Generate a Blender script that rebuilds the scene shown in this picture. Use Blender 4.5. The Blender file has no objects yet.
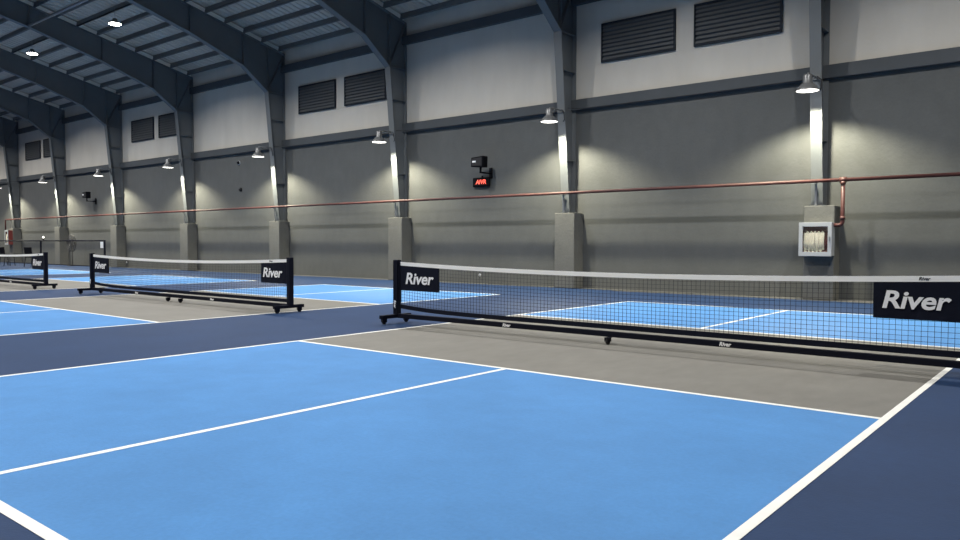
import bpy, bmesh, math, random
from mathutils import Vector, Matrix
random.seed(7)
C = bpy.context.scene.collection
PI = math.pi

# ------------------------------------------------------------------ materials
def mat(name, col, rough=.6, metal=0., spec=.5, noise=None, bump=None, emit=None, estr=0.):
    m = bpy.data.materials.new(name); m.use_nodes = True
    nt = m.node_tree; b = nt.nodes['Principled BSDF']
    b.inputs['Base Color'].default_value = (*col, 1); b.inputs['Roughness'].default_value = rough
    b.inputs['Metallic'].default_value = metal; b.inputs['Specular IOR Level'].default_value = spec
    tc = nt.nodes.new('ShaderNodeTexCoord')
    geo = nt.nodes.new('ShaderNodeNewGeometry')
    if noise:
        # list of (scale, amount, stretch xyz) ; multiplies the colour by 1 +- amount
        prev = None
        for (sc, amt, st) in noise:
            mp = nt.nodes.new('ShaderNodeMapping'); mp.inputs['Scale'].default_value = st
            nt.links.new(geo.outputs['Position'], mp.inputs['Vector'])
            n = nt.nodes.new('ShaderNodeTexNoise'); n.inputs['Scale'].default_value = sc
            n.inputs['Detail'].default_value = 5
            nt.links.new(mp.outputs['Vector'], n.inputs['Vector'])
            r = nt.nodes.new('ShaderNodeMapRange')
            r.inputs['From Min'].default_value = .25; r.inputs['From Max'].default_value = .75
            r.inputs['To Min'].default_value = 1 - amt; r.inputs['To Max'].default_value = 1 + amt
            nt.links.new(n.outputs['Fac'], r.inputs['Value'])
            if prev is None: prev = r.outputs['Result']
            else:
                mm = nt.nodes.new('ShaderNodeMath'); mm.operation = 'MULTIPLY'
                nt.links.new(prev, mm.inputs[0]); nt.links.new(r.outputs['Result'], mm.inputs[1]); prev = mm.outputs[0]
        vm = nt.nodes.new('ShaderNodeVectorMath'); vm.operation = 'SCALE'
        vm.inputs[0].default_value = col
        nt.links.new(prev, vm.inputs['Scale']); nt.links.new(vm.outputs['Vector'], b.inputs['Base Color'])
    if bump:
        sc, st, dist = bump
        n = nt.nodes.new('ShaderNodeTexNoise'); n.inputs['Scale'].default_value = sc; n.inputs['Detail'].default_value = 4
        nt.links.new(geo.outputs['Position'], n.inputs['Vector'])
        bp = nt.nodes.new('ShaderNodeBump'); bp.inputs['Strength'].default_value = st; bp.inputs['Distance'].default_value = dist
        nt.links.new(n.outputs['Fac'], bp.inputs['Height']); nt.links.new(bp.outputs['Normal'], b.inputs['Normal'])
    if emit:
        b.inputs['Emission Color'].default_value = (*emit, 1); b.inputs['Emission Strength'].default_value = estr
    return m
U = (1, 1, 1)
M = {
 'dark_blue': mat('dark_blue_acrylic', (.0165, .041, .107), .6, spec=.18, noise=[(1.2, .10, U), (14, .07, U)], bump=(60, .15, .01)),
 'light_blue': mat('light_blue_acrylic', (.068, .224, .500), .6, spec=.22, noise=[(.9, .09, U), (5, .05, U), (40, .05, U)], bump=(70, .15, .01)),
 'court_grey': mat('grey_acrylic', (.170, .165, .148), .55, spec=.35, noise=[(1.5, .10, U), (9, .08, (1, .4, 1))], bump=(60, .2, .01)),
 'line': mat('white_line_paint', (.84, .84, .80), .5, noise=[(10, .05, U)]),
 'apron': mat('bare_concrete', (.085, .085, .08), .8, noise=[(3, .15, U)]),
 'wall_white': mat('white_plaster', (.54, .515, .46), .85, noise=[(.6, .06, U), (2.5, .05, (1, 1, .25))], bump=(12, .15, .02)),
 'wall_grey': mat('grey_plaster', (.088, .093, .092), .8, noise=[(.7, .08, U), (4, .07, (1, 1, .6)), (25, .04, U)], bump=(14, .18, .02)),
 'pier': mat('rough_grey_render', (.125, .127, .118), .8, noise=[(3, .08, U), (20, .06, U)], bump=(16, .3, .02)),
 'steel': mat('dark_grey_painted_steel', (.135, .148, .155), .5, spec=.4, noise=[(2, .06, U)]),
 'girt': mat('grey_painted_beam', (.068, .076, .083), .7, spec=.3, noise=[(2, .06, U)]),
 'purlin': mat('purlin_steel', (.15, .15, .15), .6),
 'roof': mat('foil_backed_roof_sheet', (.54, .49, .42), .65, noise=[(.5, .15, (1, .15, 1)), (6, .15, (4, .1, 1))]),
 'bright_gap': mat('pale_bright_gap', (.80, .77, .68), .7),  # pale colour stands in for lit roof sheet seen through the rafter gaps
 'slat': mat('blue_grey_louver_slat', (.085, .092, .098), .6),
 'louver': mat('charcoal_louver', (.020, .025, .033), .7, spec=.2),
 'black': mat('black_powder_coat', (.004, .005, .012), .6, spec=.14, noise=[(30, .1, U)]),
 'cloth': mat('black_banner_cloth', (.005, .007, .016), .8, spec=.15, bump=(9, .5, .02)),
 'tape': mat('white_net_tape', (.92, .92, .89), .7),
 'letter': mat('white_lettering', (.90, .90, .90), .5),
 'net': mat('black_net_cord', (.012, .013, .018), .8),
 'rubber': mat('black_rubber', (.012, .012, .014), .7),
 'chrome': mat('caster_metal', (.35, .35, .36), .3, metal=.9),
 'pipe': mat('red_oxide_pipe_paint', (.075, .024, .021), .5, noise=[(3, .2, U)]),
 'galv': mat('galvanised_metal', (.28, .29, .30), .45, metal=.6),
 'shade': mat('aluminium_lamp_shade', (.13, .135, .14), .4, metal=.4),
 'lamp_lens': mat('lit_lamp_lens', (.9, .9, .9), .5, emit=(1, .97, .88), estr=5),
 'bay_lens': mat('lit_high_bay_lens', (.9, .9, .9), .5, emit=(1, .97, .90), estr=30),
 'cab_white': mat('white_enamel', (.42, .44, .46), .5),
 'cab_red': mat('red_enamel', (.20, .035, .03), .5),
 'cab_in': mat('dark_red_cabinet_interior', (.26, .035, .03), .6),
 'hose': mat('cream_canvas_hose', (.85, .80, .62), .8, noise=[(40, .15, U)]),
 'plastic': mat('black_plastic', (.004, .004, .006), .75, spec=.15),
 'led': mat('lit_red_led', (.8, .1, .05), .5, emit=(1, .13, .09), estr=1.6),
 'white_plastic': mat('white_plastic', (.7, .7, .7), .5),
 'fan': mat('dark_fan_metal', (.05, .05, .05), .5),
 'paper': mat('white_paper', (.75, .75, .73), .8),
}
g = bpy.data.materials.new('clear_glass'); g.use_nodes = True
nt = g.node_tree; nt.nodes.clear()
o_ = nt.nodes.new('ShaderNodeOutputMaterial'); mx = nt.nodes.new('ShaderNodeMixShader'); tr = nt.nodes.new('ShaderNodeBsdfTransparent'); gl = nt.nodes.new('ShaderNodeBsdfGlossy')
gl.inputs['Roughness'].default_value = .05; mx.inputs[0].default_value = .08
nt.links.new(tr.outputs[0], mx.inputs[1]); nt.links.new(gl.outputs[0], mx.inputs[2]); nt.links.new(mx.outputs[0], o_.inputs[0])
M['glass'] = g

# ------------------------------------------------------------------ mesh builder
class MB:
    def __init__(s): s.v = []; s.f = []; s.smooth = set()
    def box(s, x0, x1, y0, y1, z0, z1):
        n = len(s.v)
        s.v += [(x, y, z) for z in (z0, z1) for y in (y0, y1) for x in (x0, x1)]
        s.f += [tuple(n + i for i in q) for q in ((0, 2, 3, 1), (4, 5, 7, 6), (0, 1, 5, 4), (2, 6, 7, 3), (0, 4, 6, 2), (1, 3, 7, 5))]
        return s
    def bar(s, a, b, w, h, up=(0, 0, 1)):
        a = Vector(a); b = Vector(b); d = (b - a).normalized(); up = Vector(up)
        r = d.cross(up)
        if r.length < 1e-4: r = d.cross(Vector((1, 0, 0)))
        r.normalize(); u = r.cross(d)
        n = len(s.v)
        for p in (a, b):
            for (i, j) in ((-1, -1), (1, -1), (1, 1), (-1, 1)): s.v.append(tuple(p + r * (i * w / 2) + u * (j * h / 2)))
        s.f += [tuple(n + i for i in q) for q in ((0, 1, 2, 3), (7, 6, 5, 4), (0, 4, 5, 1), (1, 5, 6, 2), (2, 6, 7, 3), (3, 7, 4, 0))]
        return s
    def tube(s, pts, r, seg=10, cap=True):
        pts = [Vector(p) for p in pts]; n = len(s.v)
        pr = None
        for k, p in enumerate(pts):
            if k == 0: d = pts[1] - p
            elif k == len(pts) - 1: d = p - pts[k - 1]
            else: d = (pts[k + 1] - p).normalized() + (p - pts[k - 1]).normalized()
            d.normalize()
            if pr is None:
                pr = d.cross(Vector((0, 0, 1)))
                if pr.length < 1e-3: pr = d.cross(Vector((0, 1, 0)))
            pr = (pr - d * pr.dot(d)).normalized(); q = d.cross(pr)
            rr = r[k] if isinstance(r, (list, tuple)) else r
            for i in range(seg):
                a = 2 * PI * i / seg; s.v.append(tuple(p + pr * math.cos(a) * rr + q * math.sin(a) * rr))
        for k in range(len(pts) - 1):
            for i in range(seg):
                j = (i + 1) % seg; s.smooth.add(len(s.f))
                s.f.append((n + k * seg + i, n + k * seg + j, n + (k + 1) * seg + j, n + (k + 1) * seg + i))
        if cap:
            s.f.append(tuple(n + i for i in reversed(range(seg)))); s.f.append(tuple(n + (len(pts) - 1) * seg + i for i in range(seg)))
        return s
    def lathe(s, prof, c=(0, 0, 0), seg=28, axis='z', closed=False):
        n = len(s.v); c = Vector(c)
        for (r, z) in prof:
            for i in range(seg):
                a = 2 * PI * i / seg; x, y = r * math.cos(a), r * math.sin(a)
                p = {'z': (x, y, z), 'x': (z, x, y), 'y': (x, z, y)}[axis]
                s.v.append(tuple(c + Vector(p)))
        m = len(prof)
        for k in range(m if closed else m - 1):
            k2 = (k + 1) % m
            for i in range(seg):
                j = (i + 1) % seg; s.smooth.add(len(s.f))
                s.f.append((n + k * seg + i, n + k * seg + j, n + k2 * seg + j, n + k2 * seg + i))
        return s
    def prism(s, poly, axis, a0, a1):
        # poly in the two remaining axes, extruded along axis
        n = len(s.v); m = len(poly)
        for a in (a0, a1):
            for (p, q) in poly:
                s.v.append({'x': (a, p, q), 'y': (p, a, q), 'z': (p, q, a)}[axis])
        s.f.append(tuple(n + i for i in range(m))); s.f.append(tuple(n + m + i for i in reversed(range(m))))
        for i in range(m):
            j = (i + 1) % m; s.f.append((n + i, n + m + i, n + m + j, n + j))
        return s
    def build(s, name, m, parent=None, bevel=0, loc=None):
        me = bpy.data.meshes.new(name); me.from_pydata(s.v, [], s.f); me.update()
        for i in s.smooth: me.polygons[i].use_smooth = True
        bm = bmesh.new(); bm.from_mesh(me); bmesh.ops.recalc_face_normals(bm, faces=bm.faces); bm.to_mesh(me); bm.free()
        me.materials.append(M[m] if isinstance(m, str) else m)
        ob = bpy.data.objects.new(name, me); C.objects.link(ob)
        if parent: ob.parent = parent
        if loc: ob.location = loc
        if bevel:
            bv = ob.modifiers.new('bevel', 'BEVEL'); bv.width = bevel; bv.segments = 2; bv.limit_method = 'ANGLE'
        return ob

def tag(o, label=None, cat=None, group=None, kind=None):
    if label: o['label'] = label
    if cat: o['category'] = cat
    if group: o['group'] = group
    if kind: o['kind'] = kind
    return o
def empty(name, loc, label=None, cat=None, group=None):
    o = bpy.data.objects.new(name, None); C.objects.link(o); o.location = loc; o.empty_display_size = .1
    return tag(o, label, cat, group)
def copy_tree(o, parent=None):
    c = o.copy(); C.objects.link(c)
    if parent: c.parent = parent
    for ch in [k for k in list(bpy.data.objects) if k.parent == o and k != c]: copy_tree(ch, c)
    return c
def text(name, body, size, m, parent, loc, rot, shear=0., offset=0., depth=.001, spacing=1.):
    cu = bpy.data.curves.new(name, 'FONT'); cu.body = body; cu.size = size; cu.shear = shear; cu.offset = offset
    cu.extrude = depth; cu.align_x = 'CENTER'; cu.align_y = 'CENTER'; cu.space_character = spacing; cu.resolution_u = 4
    t = bpy.data.objects.new(name, cu); C.objects.link(t)
    bpy.context.view_layer.update()
    me = bpy.data.meshes.new_from_object(t.evaluated_get(bpy.context.evaluated_depsgraph_get()))
    bpy.data.objects.remove(t)
    me.materials.clear(); me.materials.append(M[m])
    ob = bpy.data.objects.new(name, me); C.objects.link(ob); ob.parent = parent; ob.location = loc; ob.rotation_euler = rot
    return ob

# ------------------------------------------------------------------ dimensions
WY = 9.0            # long wall
FY = -21.0          # opposite long wall
RY = -6.0           # ridge
XL, XR = -51., 14.
def roof_z(y): return 7.75 + .24 * (9 - (y if y > RY else 2 * RY - y))
BAY = 6.03; CX0 = -.40
CX0 = -.35
cols = [CX0 - BAY * i for i in range(-2, 9)]
# index -> i
# ------------------------------------------------------------------ shell
def struct(mb, name, m, **k): return tag(mb.build(name, m, **k), kind='structure')
fl = MB().box(XL, XR, FY, WY, -.2, 0); fo = struct(fl, 'floor', 'dark_blue')
ap = MB()
ap.box(-4.95, -.7, 8.40, WY, 0, .004); ap.box(XL, -4.95, 8.62, WY, 0, .004); ap.box(-.7, XR, 8.33, WY, 0, .004)
struct(ap, 'floor_concrete_margin', 'apron')
struct(MB().box(XL, XR, WY, WY + .2, 4.55, 7.9), 'wall_back', 'wall_white')
struct(MB().box(XL, XR, WY, WY + .2, 0, 4.55), 'wall_back_lower', 'wall_grey')
struct(MB().box(XL, XR, FY - .2, FY, 0, 7.9), 'wall_front', 'wall_white')
def gable(): return [(FY, 0), (WY, 0), (WY, 7.75), (RY, roof_z(RY)), (FY, 7.75)]
struct(MB().prism(gable(), 'x', XL - .2, XL), 'wall_left', 'wall_grey')
struct(MB().prism(gable(), 'x', XR, XR + .2), 'wall_right', 'wall_grey')
struct(MB().box(XL, XR, WY - .10, WY, 4.46, 4.73), 'trim_1', 'girt', bevel=.01)
struct(MB().box(XL, XR, WY - .12, WY, 7.08, 7.33), 'trim_2', 'girt', bevel=.01)
# corrugated roof sheets, ribs run down the slope
rf = MB(); xs = []; x = XL
while x < XR:
    xs += [(x, 0), (x + .17, 0), (x + .19, .035), (x + .23, .035)]; x += .25
xs.append((XR, 0))
zo = .17
for ys in ((WY + .2, RY), (RY, FY - .2)):
    n = len(rf.v)
    for (xx, dz) in xs:
        for yy in ys: rf.v.append((xx, yy, roof_z(yy) + zo + dz))
    for i in range(len(xs) - 1): rf.f.append((n + 2 * i, n + 2 * i + 1, n + 2 * i + 3, n + 2 * i + 2))
ro = struct(rf, 'ceiling', 'roof')
sm = ro.modifiers.new('solid', 'SOLIDIFY'); sm.thickness = .02; sm.offset = 1

# ------------------------------------------------------------------ steel frames
inner = [(8.72, 1.90), (8.30, 6.33), (7.35, 7.06), (5.43, 7.76), (3.0, 8.46), (RY, 10.62)]
outer = [(8.98, 1.90), (8.98, 7.72), (RY, roof_z(RY) - .02)]
def mir(p): return [(2 * RY - y, z) for (y, z) in reversed(p)]
def strip(mb, line, w, t, inward):
    # flange plate of width w following a (y, z) line
    for k in range(len(line) - 1):
        (y0, z0), (y1, z1) = line[k], line[k + 1]
        d = Vector((0, y1 - y0, z1 - z0)).normalized(); nrm = Vector((0, -d.z, d.y)) * inward * t
        n = len(mb.v)
        for (y, z) in ((y0, z0), (y1, z1)):
            for off in (Vector((0, 0, 0)), nrm):
                for xx in (-w / 2, w / 2): mb.v.append((xx, y + off.y, z + off.z))
        mb.f += [tuple(n + i for i in q) for q in ((0, 1, 3, 2), (4, 6, 7, 5), (0, 4, 5, 1), (2, 3, 7, 6), (0, 2, 6, 4), (1, 5, 7, 3))]
def make_frame():
    t = empty('steel_portal_frame', (0, 0, 0))
    for side in (0, 1):
        # column up to the haunch knee, then rafter
        S = (lambda p: p) if side == 0 else (lambda p: [(2 * RY - y, z) for (y, z) in p])
        sg = 1 if side == 0 else -1
        web = MB().prism(S([(8.72, 1.9), (8.98, 1.9), (8.98, 7.72), (8.30, 7.88), (8.30, 6.33)]), 'x', -.006, .006)
        strip(web, S(inner[:2]), .22, .018, sg * 1); strip(web, S([(8.98, 1.9), (8.98, 7.72)]), .22, .018, sg * 1)
        web.box(-.13, .13, min(S([(8.66, 0)])[0][0], S([(8.99, 0)])[0][0]), max(S([(8.66, 0)])[0][0], S([(8.99, 0)])[0][0]), 1.885, 1.91)
        c = web.build('column', 'steel', t)
        rw = MB().prism(S([(8.30, 6.33), (8.30, 7.88), (RY, roof_z(RY) - .02), (RY, 10.62), (3.0, 8.46), (5.43, 7.76), (7.35, 7.06)]), 'x', -.006, .006)
        strip(rw, S(inner[1:]), .22, .018, sg * 1); strip(rw, S([(8.98, 7.72), (RY, roof_z(RY) - .02)]), .22, .018, sg * -1)
        rw.build('rafter', 'steel', t)
        cs = MB().prism(S([(8.9, 7.755), (8.9, 7.90), (RY, roof_z(RY) + .14), (RY, roof_z(RY))]), 'x', -.09, .09).build('bright_gap_strip', 'bright_gap', t)  # added pale strip imitating the bright gaps between purlins above the rafter
        def stiff(a, b, w=.2, th=.014):
            st = MB(); st.bar((0, *S([a])[0]), (0, *S([b])[0]), w, th, up=(0, b[1] - a[1] if False else 1e-6, 1) if abs(a[1] - b[1]) < .01 else (0, 1, 0)); st.build('stiffener_plate', 'steel', t)
        stiff((8.31, 6.34), (8.97, 6.34)); stiff((8.40, 5.4), (8.97, 5.4), .2); stiff((8.60, 3.2), (8.97, 3.2), .2)
        stiff((8.31, 6.36), (8.31, 7.86)); stiff((8.30, 6.36), (8.97, 7.70), .2)
        for (yy, zb) in ((7.35, 7.08), (5.43, 7.78), (3.0, 8.48), (0.4, 9.09), (-2.6, 9.82)):
            stiff((yy, zb), (yy, roof_z(yy) - .04), .2)
    return t
fr0 = make_frame()
def place(lst, proto, setter):
    for i, a in enumerate(lst):
        o = proto if i == 0 else copy_tree(proto)
        setter(o, i, a)
fl_lbl = {0: 'dark steel column rising behind the glass-fronted hose cabinet',
          1: 'dark steel column and roof rafter between the LED sign and the paired louvers',
          2: 'dark steel column and deep rafter just right of the louver pair above the near net',
          3: 'dark steel column and rafter rising behind the right end of the middle net',
          4: 'dark steel column and rafter left of the plain bay with two small cameras',
          5: 'dark steel column and rafter right of the black speaker on its wall arm',
          6: 'dark steel column and rafter behind the pedestal fan',
          7: 'dark steel column and rafter beside the small red hose cabinet',
          8: 'farthest dark steel column and rafter at the left edge of the hall'}
NUDGE = {0: -.08, 1: -.05, 2: -.02}
def sf(o, i, a):
    k = i - 2
    o.location = (a + NUDGE.get(k, 0), 0, 0)
    tag(o, fl_lbl.get(k, 'dark steel portal frame to the right of the view'), 'steel frame', 'steel portal frames along the hall')
place(cols, fr0, sf)

# concrete piers
pier0 = MB().box(-.29, .29, 8.56, WY - .012, .006, 1.885).build('concrete_pier', 'pier', bevel=.012)
pl = {0: 'grey concrete pier carrying the glass-fronted hose cabinet', 1: 'grey concrete pier under the column right of the LED sign',
      2: 'grey concrete pier behind the left post of the near net', 3: 'grey concrete pier behind the right end of the middle net',
      4: 'grey concrete pier behind the middle of the middle net', 5: 'grey concrete pier just right of the fence end post',
      6: 'grey concrete pier beside the pedestal fan', 7: 'grey concrete pier carrying the small red hose cabinet', 8: 'farthest grey concrete pier at the left edge'}
def sp(o, i, a): o.location = (a, 0, 0); tag(o, pl.get(i - 2, 'grey concrete pier right of the view'), 'pier', 'concrete piers under the columns')
place(cols, pier0, sp)

# purlins
pur = MB().box(XL + .02, XR - .02, -.03, .03, 0, .165)
pur.box(XL + .02, XR - .02, -.03, .04, 0, .012)
p0 = pur.build('roof_purlin', 'purlin')
tag(p0, 'dark steel purlin running along the hall under the roof sheets', 'purlin', 'roof purlins')
ys = [8.75 - .70 * k for k in range(21)]
for k, yy in enumerate(ys):
    o = p0 if k == 0 else p0.copy()
    if k: C.objects.link(o)
    o.location = (0, yy, roof_z(yy) - .005); o.rotation_euler = (-math.atan(.24), 0, 0)
ey = [2 * RY - y for y in ys]
for yy in ey[::2]:
    o = p0.copy(); C.objects.link(o); o.location = (0, yy, roof_z(yy) - .005); o.rotation_euler = (math.atan(.24), 0, 0)
# strut between rafters
tag(MB().tube([(cols[6] + .01, 3.0, 8.50), (cols[5] - .01, 3.0, 8.50)], .05).build('roof_strut', 'galv'), 'grey tubular strut bridging two rafters at top left', 'strut')

# ------------------------------------------------------------------ louvers
def make_louver():
    t = empty('louver_vent', (0, 0, 0))
    W2, H2 = .97, .47
    f = MB()
    for (a, b, c, d) in ((-W2, W2, H2 - .04, H2), (-W2, W2, -H2, -H2 + .04), (-W2, -W2 + .04, -H2 + .04, H2 - .04), (W2 - .04, W2, -H2 + .04, H2 - .04)):
        f.box(a, b, -.06, 0, c, d)
    f.build('louver_frame', 'louver', t)
    s = MB().box(-W2 + .04, W2 - .04, -.012, 0, -H2 + .04, H2 - .04)
    nsl = 9
    for k in range(nsl):
        z = -H2 + .09 + k * (2 * H2 - .16) / (nsl - 1)
        s.prism([(-.058, z - .035), (-.052, z - .035), (-.015, z + .03), (-.021, z + .03)], 'x', -W2 + .04, W2 - .04)
    s.build('louver_slats', 'slat', t)
    return t
lv = make_louver()
lspots = []
lbl = {0: ('black louver vent high on the wall nearest the camera, right one of its pair', 'black louver vent high on the wall nearest the camera, left one of its pair'),
       2: ('right one of the louver pair above the left end of the near net', 'left one of the louver pair above the left end of the near net'),
       4: ('right louver of the small pair above the middle net', 'left louver of the small pair above the middle net'),
       6: ('right louver of the farthest pair at far left', 'left louver of the farthest pair at far left')}
for i in (0, 2, 4, 6):
    base = CX0 - BAY * i - .08 + .06 * i
    for j, dx in enumerate((-1.80, -4.19)): lspots.append((base + dx, lbl[i][j]))
def sl(o, i, a): o.location = (a[0], WY - .001, 6.03); tag(o, a[1], 'vent', 'louver vents high on the long wall')
place(lspots, lv, sl)

# ------------------------------------------------------------------ wall lamps
def make_lamp():
    t = empty('wall_lamp', (0, 0, 0))      # origin: centre of the mouth
    MB().lathe([(.212, 0), (.218, .004), (.205, .03), (.135, .12), (.088, .155), (.088, .29), (.07, .32), (.0, .32)], seg=32).build('lamp_shade', 'shade', t)
    MB().lathe([(0, .014), (.200, .014), (.203, .006), (0, .006)], seg=32).build('lamp_lens', 'lamp_lens', t)
    MB().tube([(0, 0, .30), (0, .02, .345), (0, .1, .35), (0, .2, .35), (0, .51, .35)], .016).build('lamp_arm', 'galv', t)
    MB().box(-.09, .09, .50, .535, .29, .39).build('mounting_plate', 'steel', t)
    MB().tube([(0.03, .50, .36), (.12, .46, .28), (.10, .52, .12), (.02, .56, .05)], .012, seg=6).build('power_cable', 'rubber', t)
    l = bpy.data.lights.new('lamp_light', 'SPOT'); l.energy = LAMP_W; l.color = (1, .93, .70); l.spot_size = math.radians(138); l.spot_blend = .45; l.shadow_soft_size = .05
    lo = bpy.data.objects.new('lamp_light', l); C.objects.link(lo); lo.parent = t; lo.location = (0, 0, -.01)
    return t
LAMP_W = 880
wl = make_lamp()
ll = {0: 'metal cone lamp lit on the column above the glass-fronted hose cabinet', 1: 'metal cone lamp lit on the column right of the LED sign',
      2: 'metal cone lamp lit on the column behind the near net left post', 3: 'metal cone lamp lit on the column behind the middle net right post',
      4: 'metal cone lamp lit left of the bay with two small cameras', 5: 'metal cone lamp lit above the black speaker on its wall arm', 6: 'metal cone lamp lit above the middle post of the mesh barrier', 7: 'metal cone lamp lit above the small red hose cabinet', 8: 'farthest metal cone lamp at the left edge'}
def sw(o, i, a): o.location = (a + NUDGE.get(i - 1, -.02), 7.95, 4.07); tag(o, ll.get(i - 1, 'metal cone lamp on the column right of the view'), 'wall lamp', 'lamps along the long wall')
place(cols[1:], wl, sw)

# cable slung along the wall under the beam
def make_cable():
    pts = [(-.12, 8.50, 4.46), (-.30, 8.88, 4.48)]
    for k in range(1, 8): pts.append((-BAY * k / 8, 8.89, 4.49 - .015 * math.sin(PI * k / 8)))
    pts += [(-BAY + .30, 8.88, 4.48), (-BAY + .12, 8.50, 4.46)]
    return MB().tube(pts, .008, seg=6).build('power_cable', 'rubber')
cab0 = make_cable()
cl = {0: 'black cable along the wall under the beam, right of the LED sign column', 1: 'black cable sagging along the wall above the LED sign',
      2: 'black cable sagging along the wall left of the lamp behind the near net', 3: 'black cable sagging along the bay with two small cameras',
      4: 'black cable sagging along the wall behind the left half of the middle net', 5: 'black cable sagging along the wall above the black speaker at far left',
      6: 'black cable sagging along the farthest wall bay with louvers in view'}
def scb(o, i, a): o.location = (a, 0, 0); tag(o, cl[i], 'cable', 'cables along the wall')
place(cols[2:9], cab0, scb)

# ------------------------------------------------------------------ high bay lights
def make_bay():
    t = empty('high_bay_light', (0, 0, 0))
    MB().lathe([(0, .16), (.07, .16), (.09, .08), (.19, .05), (.20, 0), (.0, 0)], seg=28).build('light_housing', 'shade', t)
    MB().lathe([(0, -.004), (.185, -.004), (.18, -.02), (0, -.03)], seg=28).build('light_lens', 'bay_lens', t)
    MB().tube([(0, 0, .16), (0, 0, .52)], .008, seg=6).build('suspension_rod', 'galv', t)
    l = bpy.data.lights.new('bay_glow', 'AREA'); l.shape = 'DISK'; l.size = .24; l.spread = 2.45; l.energy = BAY_W; l.color = (1, .97, .93)
    lo = bpy.data.objects.new('bay_glow', l); C.objects.link(lo); lo.parent = t; lo.location = (0, 0, -.04)
    return t
BAY_W = 310
hb = make_bay()
hs = [(-21.3, 4.45, 3), (-27.85, 4.35, 4)]
for k in (-1, 0, 1, 2, 5, 6, 7): hs.append((CX0 - BAY * k - BAY / 2, 4.45, None))
for k in range(-1, 8): hs.append((CX0 - BAY * k - BAY / 2, -3.4, None))
for k in range(-1, 8): hs.append((CX0 - BAY * k - BAY / 2, -12.5, None))
def sh(o, i, a):
    o.location = (a[0], a[1], roof_z(a[1]) - .52)
    lb = {3: 'bright round light between the roof rafters, the right one in view', 4: 'bright round light between the roof rafters, the left one in view'}
    tag(o, lb.get(a[2], 'round ceiling light above the courts, out of view'), 'ceiling light', 'round lights hung from the roof')
place(hs, hb, sh)

# ------------------------------------------------------------------ courts
def court(xc, c, label, yn=-6.32, yf=5.68):
    t = empty('pickleball_court', (xc, 0, 0), label, 'court', 'pickleball courts side by side')
    W, K, lw = 3.023, 2.109, .025
    z = .002
    for (a, b) in ((yn, -K), (K, yf)): MB().box(-W, W, a, b, 0, z).build('blue_service_area', 'light_blue', t)
    MB().box(-W, W, -K, K, 0, z).build('grey_kitchen_area', 'court_grey', t)
    z2 = .0035
    def ln(x0, x1, y0, y1, name): MB().box(x0, x1, y0, y1, z, z2).build(name, 'line', t)
    for s in (-1, 1): ln(s * W - lw, s * W + lw, yn - lw, yf + lw, 'side_line')
    for y in (yn, yf): ln(-W + lw, W - lw, y - lw * 1.1, y + lw * 1.1, 'base_line')
    for y in (-K, K): ln(-W + lw, W - lw, y - lw, y + lw, 'kitchen_line')
    ln(c - lw, c + lw, yn + lw, -K - lw, 'center_line'); ln(c - lw, c + lw, K + lw, yf - lw, 'center_line')
court(0, -.03, 'light blue and grey pickleball court nearest the camera')
court(-9.18, -.28, 'light blue and grey pickleball court under the middle net')
court(-18.36, -.1, 'light blue and grey pickleball court under the net at far left')
court(-27.54, -.1, 'farthest light blue and grey pickleball court by the chairs')

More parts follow.
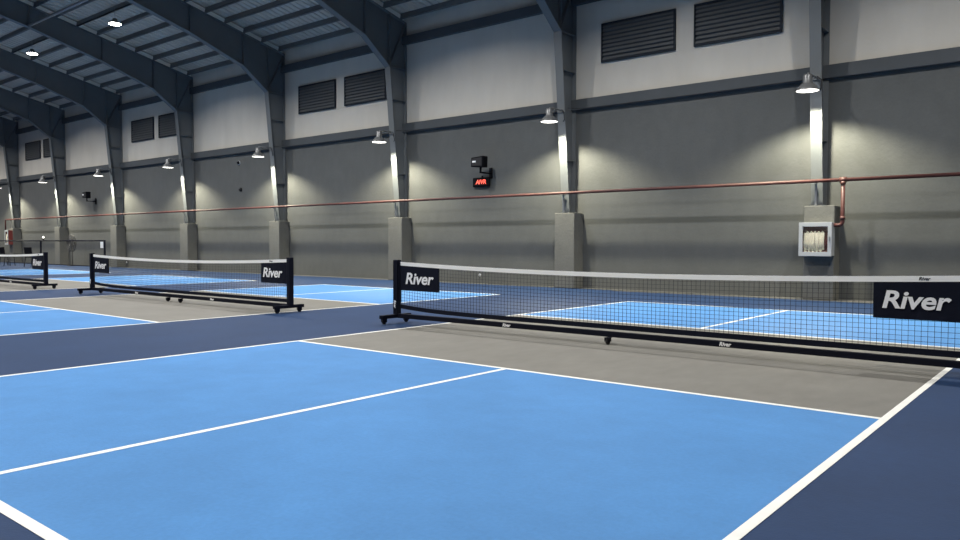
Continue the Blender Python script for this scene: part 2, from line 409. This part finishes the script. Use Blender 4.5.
# ------------------------------------------------------------------ nets
def make_net(feet=(-.02,), hw=3.355, bw=.72, le=(-1.48, 1.29)):
    t = empty('pickleball_net', (0, 0, 0))
    PX = hw + .075
    ztop = lambda x: .792 + .065 * (x / hw) ** 2
    zbot = lambda x: .188 + .05 * max(-x / hw, 0) ** 6
    for s in (-1, 1):
        po = MB().box(s * PX - .042, s * PX + .042, -.04, .04, .11, .885); po.box(s * (PX - .05) - .018, s * (PX - .05) + .018, -.02, .02, .30, .86)
        po.build('post', 'black', t, bevel=.006)
        MB().box(s * (PX) - .036 , s * (PX) + .036, -.044, -.040, .20, .30).build('maker_plate', 'black', t)
        ft = MB().box(s * PX - .035, s * PX + .035, -.31, .25, .075, .125).build('foot_bar', 'black', t, bevel=.005)
        for yy in (-.25, .18):
            caster(t, ft, s * PX, yy)
    MB().box(-PX, PX, -.03, .03, .075, .135).build('lower_beam', 'black', t, bevel=.005)
    for fx in feet:
        ft = MB().box(fx - .035, fx + .035, -.12, .05, .0745, .0749).build('support_plate', 'black', t)
        caster(t, ft, fx, -.08)
    N = 48
    def ribbon(zc, h, name, m, th, x0=-hw, x1=hw):
        mb = MB(); 
        for k in range(N):
            xa = x0 + (x1 - x0) * k / N; xb = x0 + (x1 - x0) * (k + 1) / N
            n = len(mb.v)
            for xx in (xa, xb):
                z = zc(xx)
                mb.v += [(xx, -th, z - h / 2), (xx, th, z - h / 2), (xx, th, z + h / 2), (xx, -th, z + h / 2)]
            mb.f += [tuple(n + i for i in q) for q in ((0, 4, 5, 1), (1, 5, 6, 2), (2, 6, 7, 3), (3, 7, 4, 0))]
        n = len(mb.v)
        mb.f += [(0, 1, 2, 3), (n - 4, n - 1, n - 2, n - 3)]
        return mb.build(name, m, t)
    ribbon(lambda x: ztop(x) - .025, .05, 'top_tape', 'tape', .006)
    ribbon(zbot, .055, 'bottom_tape', 'cloth', .009)
    nm = MB(); cw = .0015
    x = -hw + .02
    while x < hw:
        nm.box(x - cw, x + cw, -cw, cw, zbot(x) + .02, ztop(x) - .045); x += .05
    for k in range(13):
        u = (k + .5) / 13
        for j in range(16):
            xa = -hw + 2 * hw * j / 16; xb = -hw + 2 * hw * (j + 1) / 16
            f = lambda q: zbot(q) + .02 + (ztop(q) - .05 - zbot(q) - .02) * u
            nm.bar((xa, 0, f(xa)), (xb, 0, f(xb)), .003, .003)
    nm.build('netting', 'net', t)
    # banners at both ends, folded over the net
    for s in (-1, 1):
        xa, xb = s * hw, s * (hw - bw)
        x0, x1 = min(xa, xb), max(xa, xb); mb = MB(); nx, nz = 24, 8
        for side in (-1, 1):
            n = len(mb.v)
            for i in range(nx + 1):
                xx = x0 + (x1 - x0) * i / nx
                for j in range(nz + 1):
                    zt = ztop(xx) - .052; zz = zt - (zt - .462) * j / nz
                    mb.v.append((xx, side * (.008 + .0025 * (1 + math.sin(xx * 40 + j * .8)) * (j / nz)), zz))
            for i in range(nx):
                for j in range(nz):
                    a = n + i * (nz + 1) + j; mb.smooth.add(len(mb.f)); mb.f.append((a, a + 1, a + nz + 2, a + nz + 1))
        ba = mb.build('banner', 'cloth', t)
        tx = x0 + (x1 - x0) * .5 + .005
        lt = text('lettering', 'River', .215, 'letter', ba, (tx - (.045 if s > 0 else .01), -.0165, .624), (PI / 2, 0, 0), shear=.19, offset=.005, spacing=.98)
        lt.scale = (.53 / lt.dimensions.x, .160 / lt.dimensions.y, 1)
    text('beam_lettering', 'River', .055, 'letter', t, (le[0], -.033, .105), (PI / 2, 0, 0), shear=.25, offset=.002)
    text('beam_lettering', 'River', .055, 'letter', t, (le[1], -.033, .105), (PI / 2, 0, 0), shear=.25, offset=.002)
    text('tape_lettering', 'River', .04, 'black', t, (3.03, -.008, ztop(3.03) - .025), (PI / 2, 0, 0), shear=.25, offset=.001, depth=.0005)
    text('post_lettering', 'River', .05, 'letter', t, (-PX, -.045, .27), (PI / 2, PI / 2, 0), shear=.25, offset=.002)
    tag(MB().lathe([(0, -.004), (.018, -.004), (.018, .004), (0, .004)], (-1.92, -.012, .715), 12, 'y').build('net_button', 'white_plastic', t), 'small white disc on the netting')
    return t
def caster(t, ft, x, y):
    w = MB().lathe([(0, -.014), (.034, -.014), (.038, -.008), (.038, .008), (.034, .014), (0, .014)], (x, y, .038), 16, 'x')
    w.build('caster_wheel', 'rubber', ft)
    f = MB().box(x - .024, x - .018, y - .035, y + .035, .03, .0745); f.box(x + .018, x + .024, y - .035, y + .035, .03, .0745); f.box(x - .03, x + .03, y - .03, y + .03, .070, .0752)
    f.build('caster_fork', 'black', ft)
nets = [(make_net(), (-.14, 0, 0), 'near black net with white top tape spanning the right half of the view'),
        (make_net((-.15, .30), 3.455, .70), (-9.54, 0, 0), 'middle black net on wheels with white top tape, both posts in view')]
n3 = copy_tree(nets[0][0]); nets.append((n3, (-18.98, 0, 0), 'black net on wheels at the far left edge, only its right end in view'))
for o, l, lb in nets: o.location = (l[0], l[1], .0037); tag(o, lb, 'net', 'portable pickleball nets')

# ------------------------------------------------------------------ fire pipe
def arc(c, r, a0, a1, plane, n=6):
    out = []
    for k in range(n + 1):
        a = a0 + (a1 - a0) * k / n; p, q = r * math.cos(a), r * math.sin(a)
        out.append((c[0] + p, c[1], c[2] + q) if plane == 'xz' else (c[0], c[1] + p, c[2] + q))
    return out
PY, PZ = 8.515, 2.375
XE = -43.2
t = empty('fire_pipe', (XE, PY, 0), 'long thin red-brown pipe running along the wall across the columns', 'pipe')
def rel(pts, o): return [(p[0] - o[0], p[1] - o[1], p[2] - o[2]) for p in pts]
O = (XE, PY, 0)
MB().tube(rel([(XR - .05, PY, PZ), (XE + .1, PY, PZ)] + [(XE + .03, PY, PZ - .03), (XE, PY, PZ - .1), (XE, PY, 1.7)], O), .036, 12).build('main_pipe', 'pipe', t)
DX = .10
MB().tube(rel([(DX, PY, PZ), (DX, PY, 1.62)] + arc((DX - .07, PY, 1.56), .07, 0, -PI / 2, 'xz') + [(-.048, PY, 1.49)], O), .038, 12).build('drop_pipe', 'pipe', t)
cp = MB()
for (c0, c1) in (((DX, PY, PZ - .10), (DX, PY, PZ - .03)), ((DX, PY, 1.60), (DX, PY, 1.66)), ((DX - .07, PY, PZ), (DX + .07, PY, PZ))): cp.tube(rel([c0, c1], O), .050, 12)
cp.build('pipe_couplings', 'pipe', t)
br0 = MB(); br0.box(-.02, .02, -.012, .0, 0, .44); br0.box(-.03, .03, -.04, .03, 0, .012); br0.box(-.03, .03, -.13, .02, .435, .447)
br = br0.build('pipe_bracket', 'galv')
bl = {0: 'small steel bracket under the pipe above the glass-fronted hose cabinet', 1: 'small steel bracket under the pipe on the pier right of the LED sign',
      2: 'small steel bracket under the pipe behind the near net left post', 3: 'small steel bracket under the pipe behind the middle net right post',
      4: 'small steel bracket under the pipe behind the middle of the middle net', 5: 'small steel bracket under the pipe just right of the barrier end post', 6: 'small steel bracket under the pipe by the pedestal fan', 7: 'small steel bracket under the pipe by the small red cabinet'}
for k in range(0, 8):
    o = br if k == 0 else br.copy()
    if k: C.objects.link(o)
    o.location = (CX0 - BAY * k + NUDGE.get(k, 0), 8.61, 1.888); tag(o, bl[k], 'bracket', 'pipe brackets on the piers')
br.name = 'pipe_bracket'

# ------------------------------------------------------------------ hose cabinets
def cabinet(loc, w, h, d, body_m, label, full=True):
    t = empty('fire_hose_cabinet', loc, label, 'hose cabinet')
    b = MB(); th = .012
    b.box(-w / 2, w / 2, -.012, 0, 0, h); b.box(-w / 2, -w / 2 + th, -d, -.012, 0, h); b.box(w / 2 - th, w / 2, -d, -.012, 0, h)
    b.box(-w / 2 + th, w / 2 - th, -d, -.012, 0, th); b.box(-w / 2 + th, w / 2 - th, -d, -.012, h - th, h)
    b.build('cabinet_body', body_m, t)
    MB().box(-w / 2 + .014, w / 2 - .014, -.03, -.014, .014, h - .014).build('back_lining', 'cab_in', t)
    f = MB(); e = .075; fw = w / 2 + .01
    f.box(-fw, fw, -d - .025, -d, h - e, h + .01); f.box(-fw, fw, -d - .025, -d, -.01, e); f.box(-fw, -fw + e, -d - .025, -d, e, h - e); f.box(fw - e, fw, -d - .025, -d, e, h - e)
    dr = f.build('door', 'cab_white', t, bevel=.004)
    MB().box(-fw + e, fw - e, -d - .014, -d - .010, e, h - e).build('glass_pane', 'glass', dr)
    MB().box(fw - .05, fw - .03, -d - .045, -d - .025, h * .45, h * .58).build('door_handle', 'galv', dr)
    hs_ = MB(); n = 11
    for k in range(n):
        x = -w / 2 + .09 + k * (w - .25) / (n - 1); lo = .07 + .03 * random.random()
        pts = [(x, -d * .80, h * .70), (x + random.uniform(-.006, .006), -d * .84, h * .4), (x, -d * .82, lo + .02)]
        hs_.tube(pts, .019, 8)
        if k < n - 1:
            nx = x + (w - .25) / (n - 1); top = k % 2
            z = (h * .70 if top else lo + .02)
            hs_.tube([(x, -d * .81, z), ((x + nx) / 2, -d * .81, z + (.02 if top else -.02)), (nx, -d * .81, z)], .017, 8)
    hs_.build('folded_hose', 'hose', t)
    MB().tube([(-w / 2 + .02, -d * .55, h * .75), (w / 2 - .02, -d * .55, h * .75)], .016, 8).build('hose_rack', 'cab_red', t)
    vx, vz = w / 2 - .10, h * .42
    v = MB().lathe([(.060, -.006), (.072, -.006), (.072, .006), (.060, .006)], (vx, -d * .8, vz), 20, 'y', closed=True)
    for k in range(3):
        a = k * PI / 3; v.bar((vx - .062 * math.cos(a), -d * .8, vz - .062 * math.sin(a)), (vx + .062 * math.cos(a), -d * .8, vz + .062 * math.sin(a)), .01, .01)
    v.tube([(vx, -d * .8, vz), (vx, -.06, vz), (vx, -.06, h - .15), (w / 2 - .02, -.06, h - .13)], .024, 10)
    v.build('hose_valve', 'cab_red', t)
    return t
cabinet((-.35, 8.56, .89), .60, .65, .22, 'cab_white', 'white-framed glass hose cabinet with cream hose on the concrete pier')
cabinet((cols[9] + .02, 8.56, 1.0), .46, .78, .22, 'cab_red', 'small red-sided hose cabinet with white door at far left')

# ------------------------------------------------------------------ wall speakers
def speaker(loc, label, rz, s=1., arm=True):
    t = empty('wall_speaker', loc, label, 'speaker')
    MB().prism([(-.27, -.12), (.15, -.15), (.16, .16), (-.26, .13)], 'y', -.50, -.28).build('speaker_box', 'plastic', t, bevel=.02)
    MB().prism([(-.23, -.09), (.12, -.11), (.12, .12), (-.22, .10)], 'y', -.512, -.502).build('speaker_grille', 'rubber', t)
    MB().box(-.20, -.08, -.517, -.512, -.01, .035).build('speaker_badge', 'letter', t)
    m = MB().tube([(0, -.4, -.13), (0, -.4, -.30)], .03, 8); m.tube([(0, -.4, -.28), (.05, -.03, -.28)], .02, 8); m.box(.0, .10, -.03, 0, -.42, -.13)
    m.build('wall_bracket', 'plastic', t)
    t.rotation_euler = (0, 0, rz); return t
speaker((-9.12, WY, 3.33), 'black box speaker on a wall bracket above the red LED sign', 0)
speaker((-33.2, WY, 3.36), 'black box speaker on a wall arm at far left', 0)
t = empty('led_sign', (-9.38, WY, 2.82), 'small black sign with glowing red LED characters under the speaker', 'sign')
MB().box(-.30, .30, -.07, -.01, -.13, .13).build('sign_housing', 'plastic', t, bevel=.02)
MB().box(-.03, .03, -.01, 0, -.05, .18).build('sign_bracket', 'plastic', t)
text('led_characters', 'AIVR', .17, 'led', t, (0, -.073, 0), (PI / 2, 0, 0), shear=.15, offset=.004)
def camera_(loc, label, m):
    t = empty('security_camera', loc, label, 'camera', 'small wall cameras')
    MB().lathe([(0, 0), (.07, 0), (.07, -.025), (0, -.025)], seg=20, axis='y').build('camera_base', m, t)
    MB().lathe([(0, -.10), (.03, -.095), (.055, -.06), (.06, -.025)], seg=20, axis='y').build('camera_dome', 'plastic' if m != 'plastic' else 'rubber', t)
camera_((-21.2, WY, 4.13), 'small white dome camera on the wall below the grey beam', 'white_plastic')
camera_((-21.1, WY, 3.12), 'small dark round fixture on the wall just above the pipe', 'plastic')

# ------------------------------------------------------------------ far left: fence, chairs, fan
FYY = 7.3
t = empty('mesh_fence', (-36, FYY, 0), 'low black framed mesh barrier in front of the wall at far left', 'fence')
x0, x1, zt = -9.5, 7.43, 1.20
MB().tube([(x0, 0, zt), (x1, 0, zt)], .028, 8).build('top_rail', 'black', t)
MB().tube([(x0, 0, .10), (x1, 0, .10)], .02, 8).build('bottom_rail', 'black', t)
for px in (x0, .80, x1 - .01): 
    MB().box(px - .03, px + .03, -.03, .03, 0, zt + (.02)).build('fence_post', 'black', t)
wm = MB(); x = x0 + .1
while x < x1 - .05: wm.box(x - .002, x + .002, -.002, .002, .1, zt); x += .15
z = .25
while z < zt - .05: wm.box(x0, x1, -.002, .002, z - .002, z + .002); z += .15
wm.build('mesh_infill', 'fan', t)
tag(MB().box(-.13, .13, -.008, 0, -.13, .13).build('paper_notice', 'paper', loc=(-28.75, FYY - .035, 1.02)), 'small white notice fixed near the right end of the mesh barrier', 'notice')
# bulb on the fence
t = empty('clamp_lamp', (-34.9, FYY, 1.25), 'small bright clamp lamp on the top rail of the mesh barrier', 'lamp')
MB().tube([(0, 0, -.02), (0, 0, .08)], .03, 8).build('lamp_clamp', 'plastic', t)
MB().lathe([(0, -.02), (.03, 0), (.04, .03), (.03, .06), (0, .07)], (0, 0, .09), 14).build('lamp_bulb', 'lamp_lens', t)
t = empty('pedestal_fan', (-34.15, 8.3, 0), 'large round pedestal fan standing against the wall at far left', 'fan')
MB().lathe([(0, 0), (.24, 0), (.24, .02), (.05, .05), (0, .05)], seg=24).build('fan_base', 'fan', t)
MB().tube([(0, 0, .04), (0, 0, 1.08)], .022, 8).build('fan_pole', 'fan', t)
MB().lathe([(0, -.02), (.08, -.02), (.09, .05), (.07, .16), (0, .17)], (0, 0, 1.08), 16, 'y').build('fan_motor', 'fan', t)
cg = MB()
for (r, y) in ((.40, -.08), (.39, .0), (.33, -.12), (.25, -.13), (.16, -.13)): cg.lathe([(r - .016, y - .01), (r + .016, y - .01), (r + .016, y + .01), (r - .016, y + .01)], (0, 0, 1.08), 32, 'y', closed=True)
for k in range(24):
    a = 2 * PI * k / 24; ca, sa = math.cos(a), math.sin(a)
    cg.tube([(.05 * ca, -.14, 1.08 + .05 * sa), (.33 * ca, -.12, 1.08 + .33 * sa), (.40 * ca, -.08, 1.08 + .40 * sa), (.39 * ca, 0, 1.08 + .39 * sa), (.1 * ca, .05, 1.08 + .1 * sa)], .005, 4)
cg.build('fan_cage', 'fan', t)
fb = MB()
for k in range(3):
    a = 2 * PI * k / 3
    P = [(.04, -.3), (.2, -.35), (.35, -.2), (.34, .25), (.2, .3), (.04, .25)]
    n = len(fb.v)
    for y in (-.05, -.044):
        for (r, w) in P: fb.v.append((r * math.cos(a + w), y + w * .05, 1.08 + r * math.sin(a + w)))
    m_ = len(P); fb.f += [tuple(n + i for i in range(m_)), tuple(n + m_ + i for i in reversed(range(m_)))]
    for i in range(m_): j = (i + 1) % m_; fb.f.append((n + i, n + m_ + i, n + m_ + j, n + j))
fb.build('fan_blades', 'galv', t)
def make_chair():
    t = empty('stacking_chair', (0, 0, 0))
    MB().box(-.24, .24, -.22, .22, .42, .46).build('seat', 'plastic', t, bevel=.015)
    MB().prism([(.20, .58), (.23, .58), (.27, .90), (.24, .90)], 'x', -.24, .24).build('backrest', 'plastic', t, bevel=.01)
    for sx in (-1, 1):
        MB().tube([(sx * .21, -.20, .42), (sx * .23, -.23, 0)], .016, 8).build('leg', 'black', t)
        MB().tube([(sx * .21, .25, .88), (sx * .21, .20, .44), (sx * .23, .27, 0)], .016, 8).build('leg', 'black', t)
    MB().tube([(-.22, -.21, .22), (.22, -.21, .22)], .009, 6).build('stretcher', 'galv', t)
    return t
ch = make_chair()
chs = [(-34.0, 6.5, .3, 'rightmost of the three black chairs standing before the barrier at far left'), (-36.2, 6.2, 0.1, 'middle one of the three black chairs standing before the barrier at far left'), (-37.7, 6.5, -.2, 'leftmost of the three black chairs at the left edge of the view')]
def sc(o, i, a): o.location = (a[0], a[1], 0); o.rotation_euler = (0, 0, PI + a[2]); tag(o, a[3], 'chair', 'chairs by the far barrier')
place(chs, ch, sc)

# ------------------------------------------------------------------ camera, world, view
w = bpy.data.worlds.new('World'); bpy.context.scene.world = w; w.use_nodes = True
w.node_tree.nodes['Background'].inputs[0].default_value = (.6, .75, 1, 1); w.node_tree.nodes['Background'].inputs[1].default_value = .02
cam = bpy.data.cameras.new('camera'); co = bpy.data.objects.new('camera', cam); C.objects.link(co)
px_, py_, pz_, yaw, pitch, roll, F = 4.0945, -7.4989, 1.1227, -.6878, -.0351, .0020, 761.8
cy, sy, cp_, sp_ = math.cos(yaw), math.sin(yaw), math.cos(pitch), math.sin(pitch)
f = Vector((sy * cp_, cy * cp_, sp_)); r = Vector((cy, -sy, 0)); u = r.cross(f)
cr, sr = math.cos(roll), math.sin(roll); r2 = cr * r + sr * u; u2 = -sr * r + cr * u
co.matrix_world = Matrix(((r2.x, u2.x, -f.x, px_), (r2.y, u2.y, -f.y, py_), (r2.z, u2.z, -f.z, pz_), (0, 0, 0, 1)))
cam.sensor_width = 36; cam.lens = F * 36 / 960; cam.clip_end = 200
s = bpy.context.scene; s.camera = co
s.view_settings.view_transform = 'Standard'; s.view_settings.look = 'None'; s.view_settings.gamma = 1; s.view_settings.exposure = 0.0
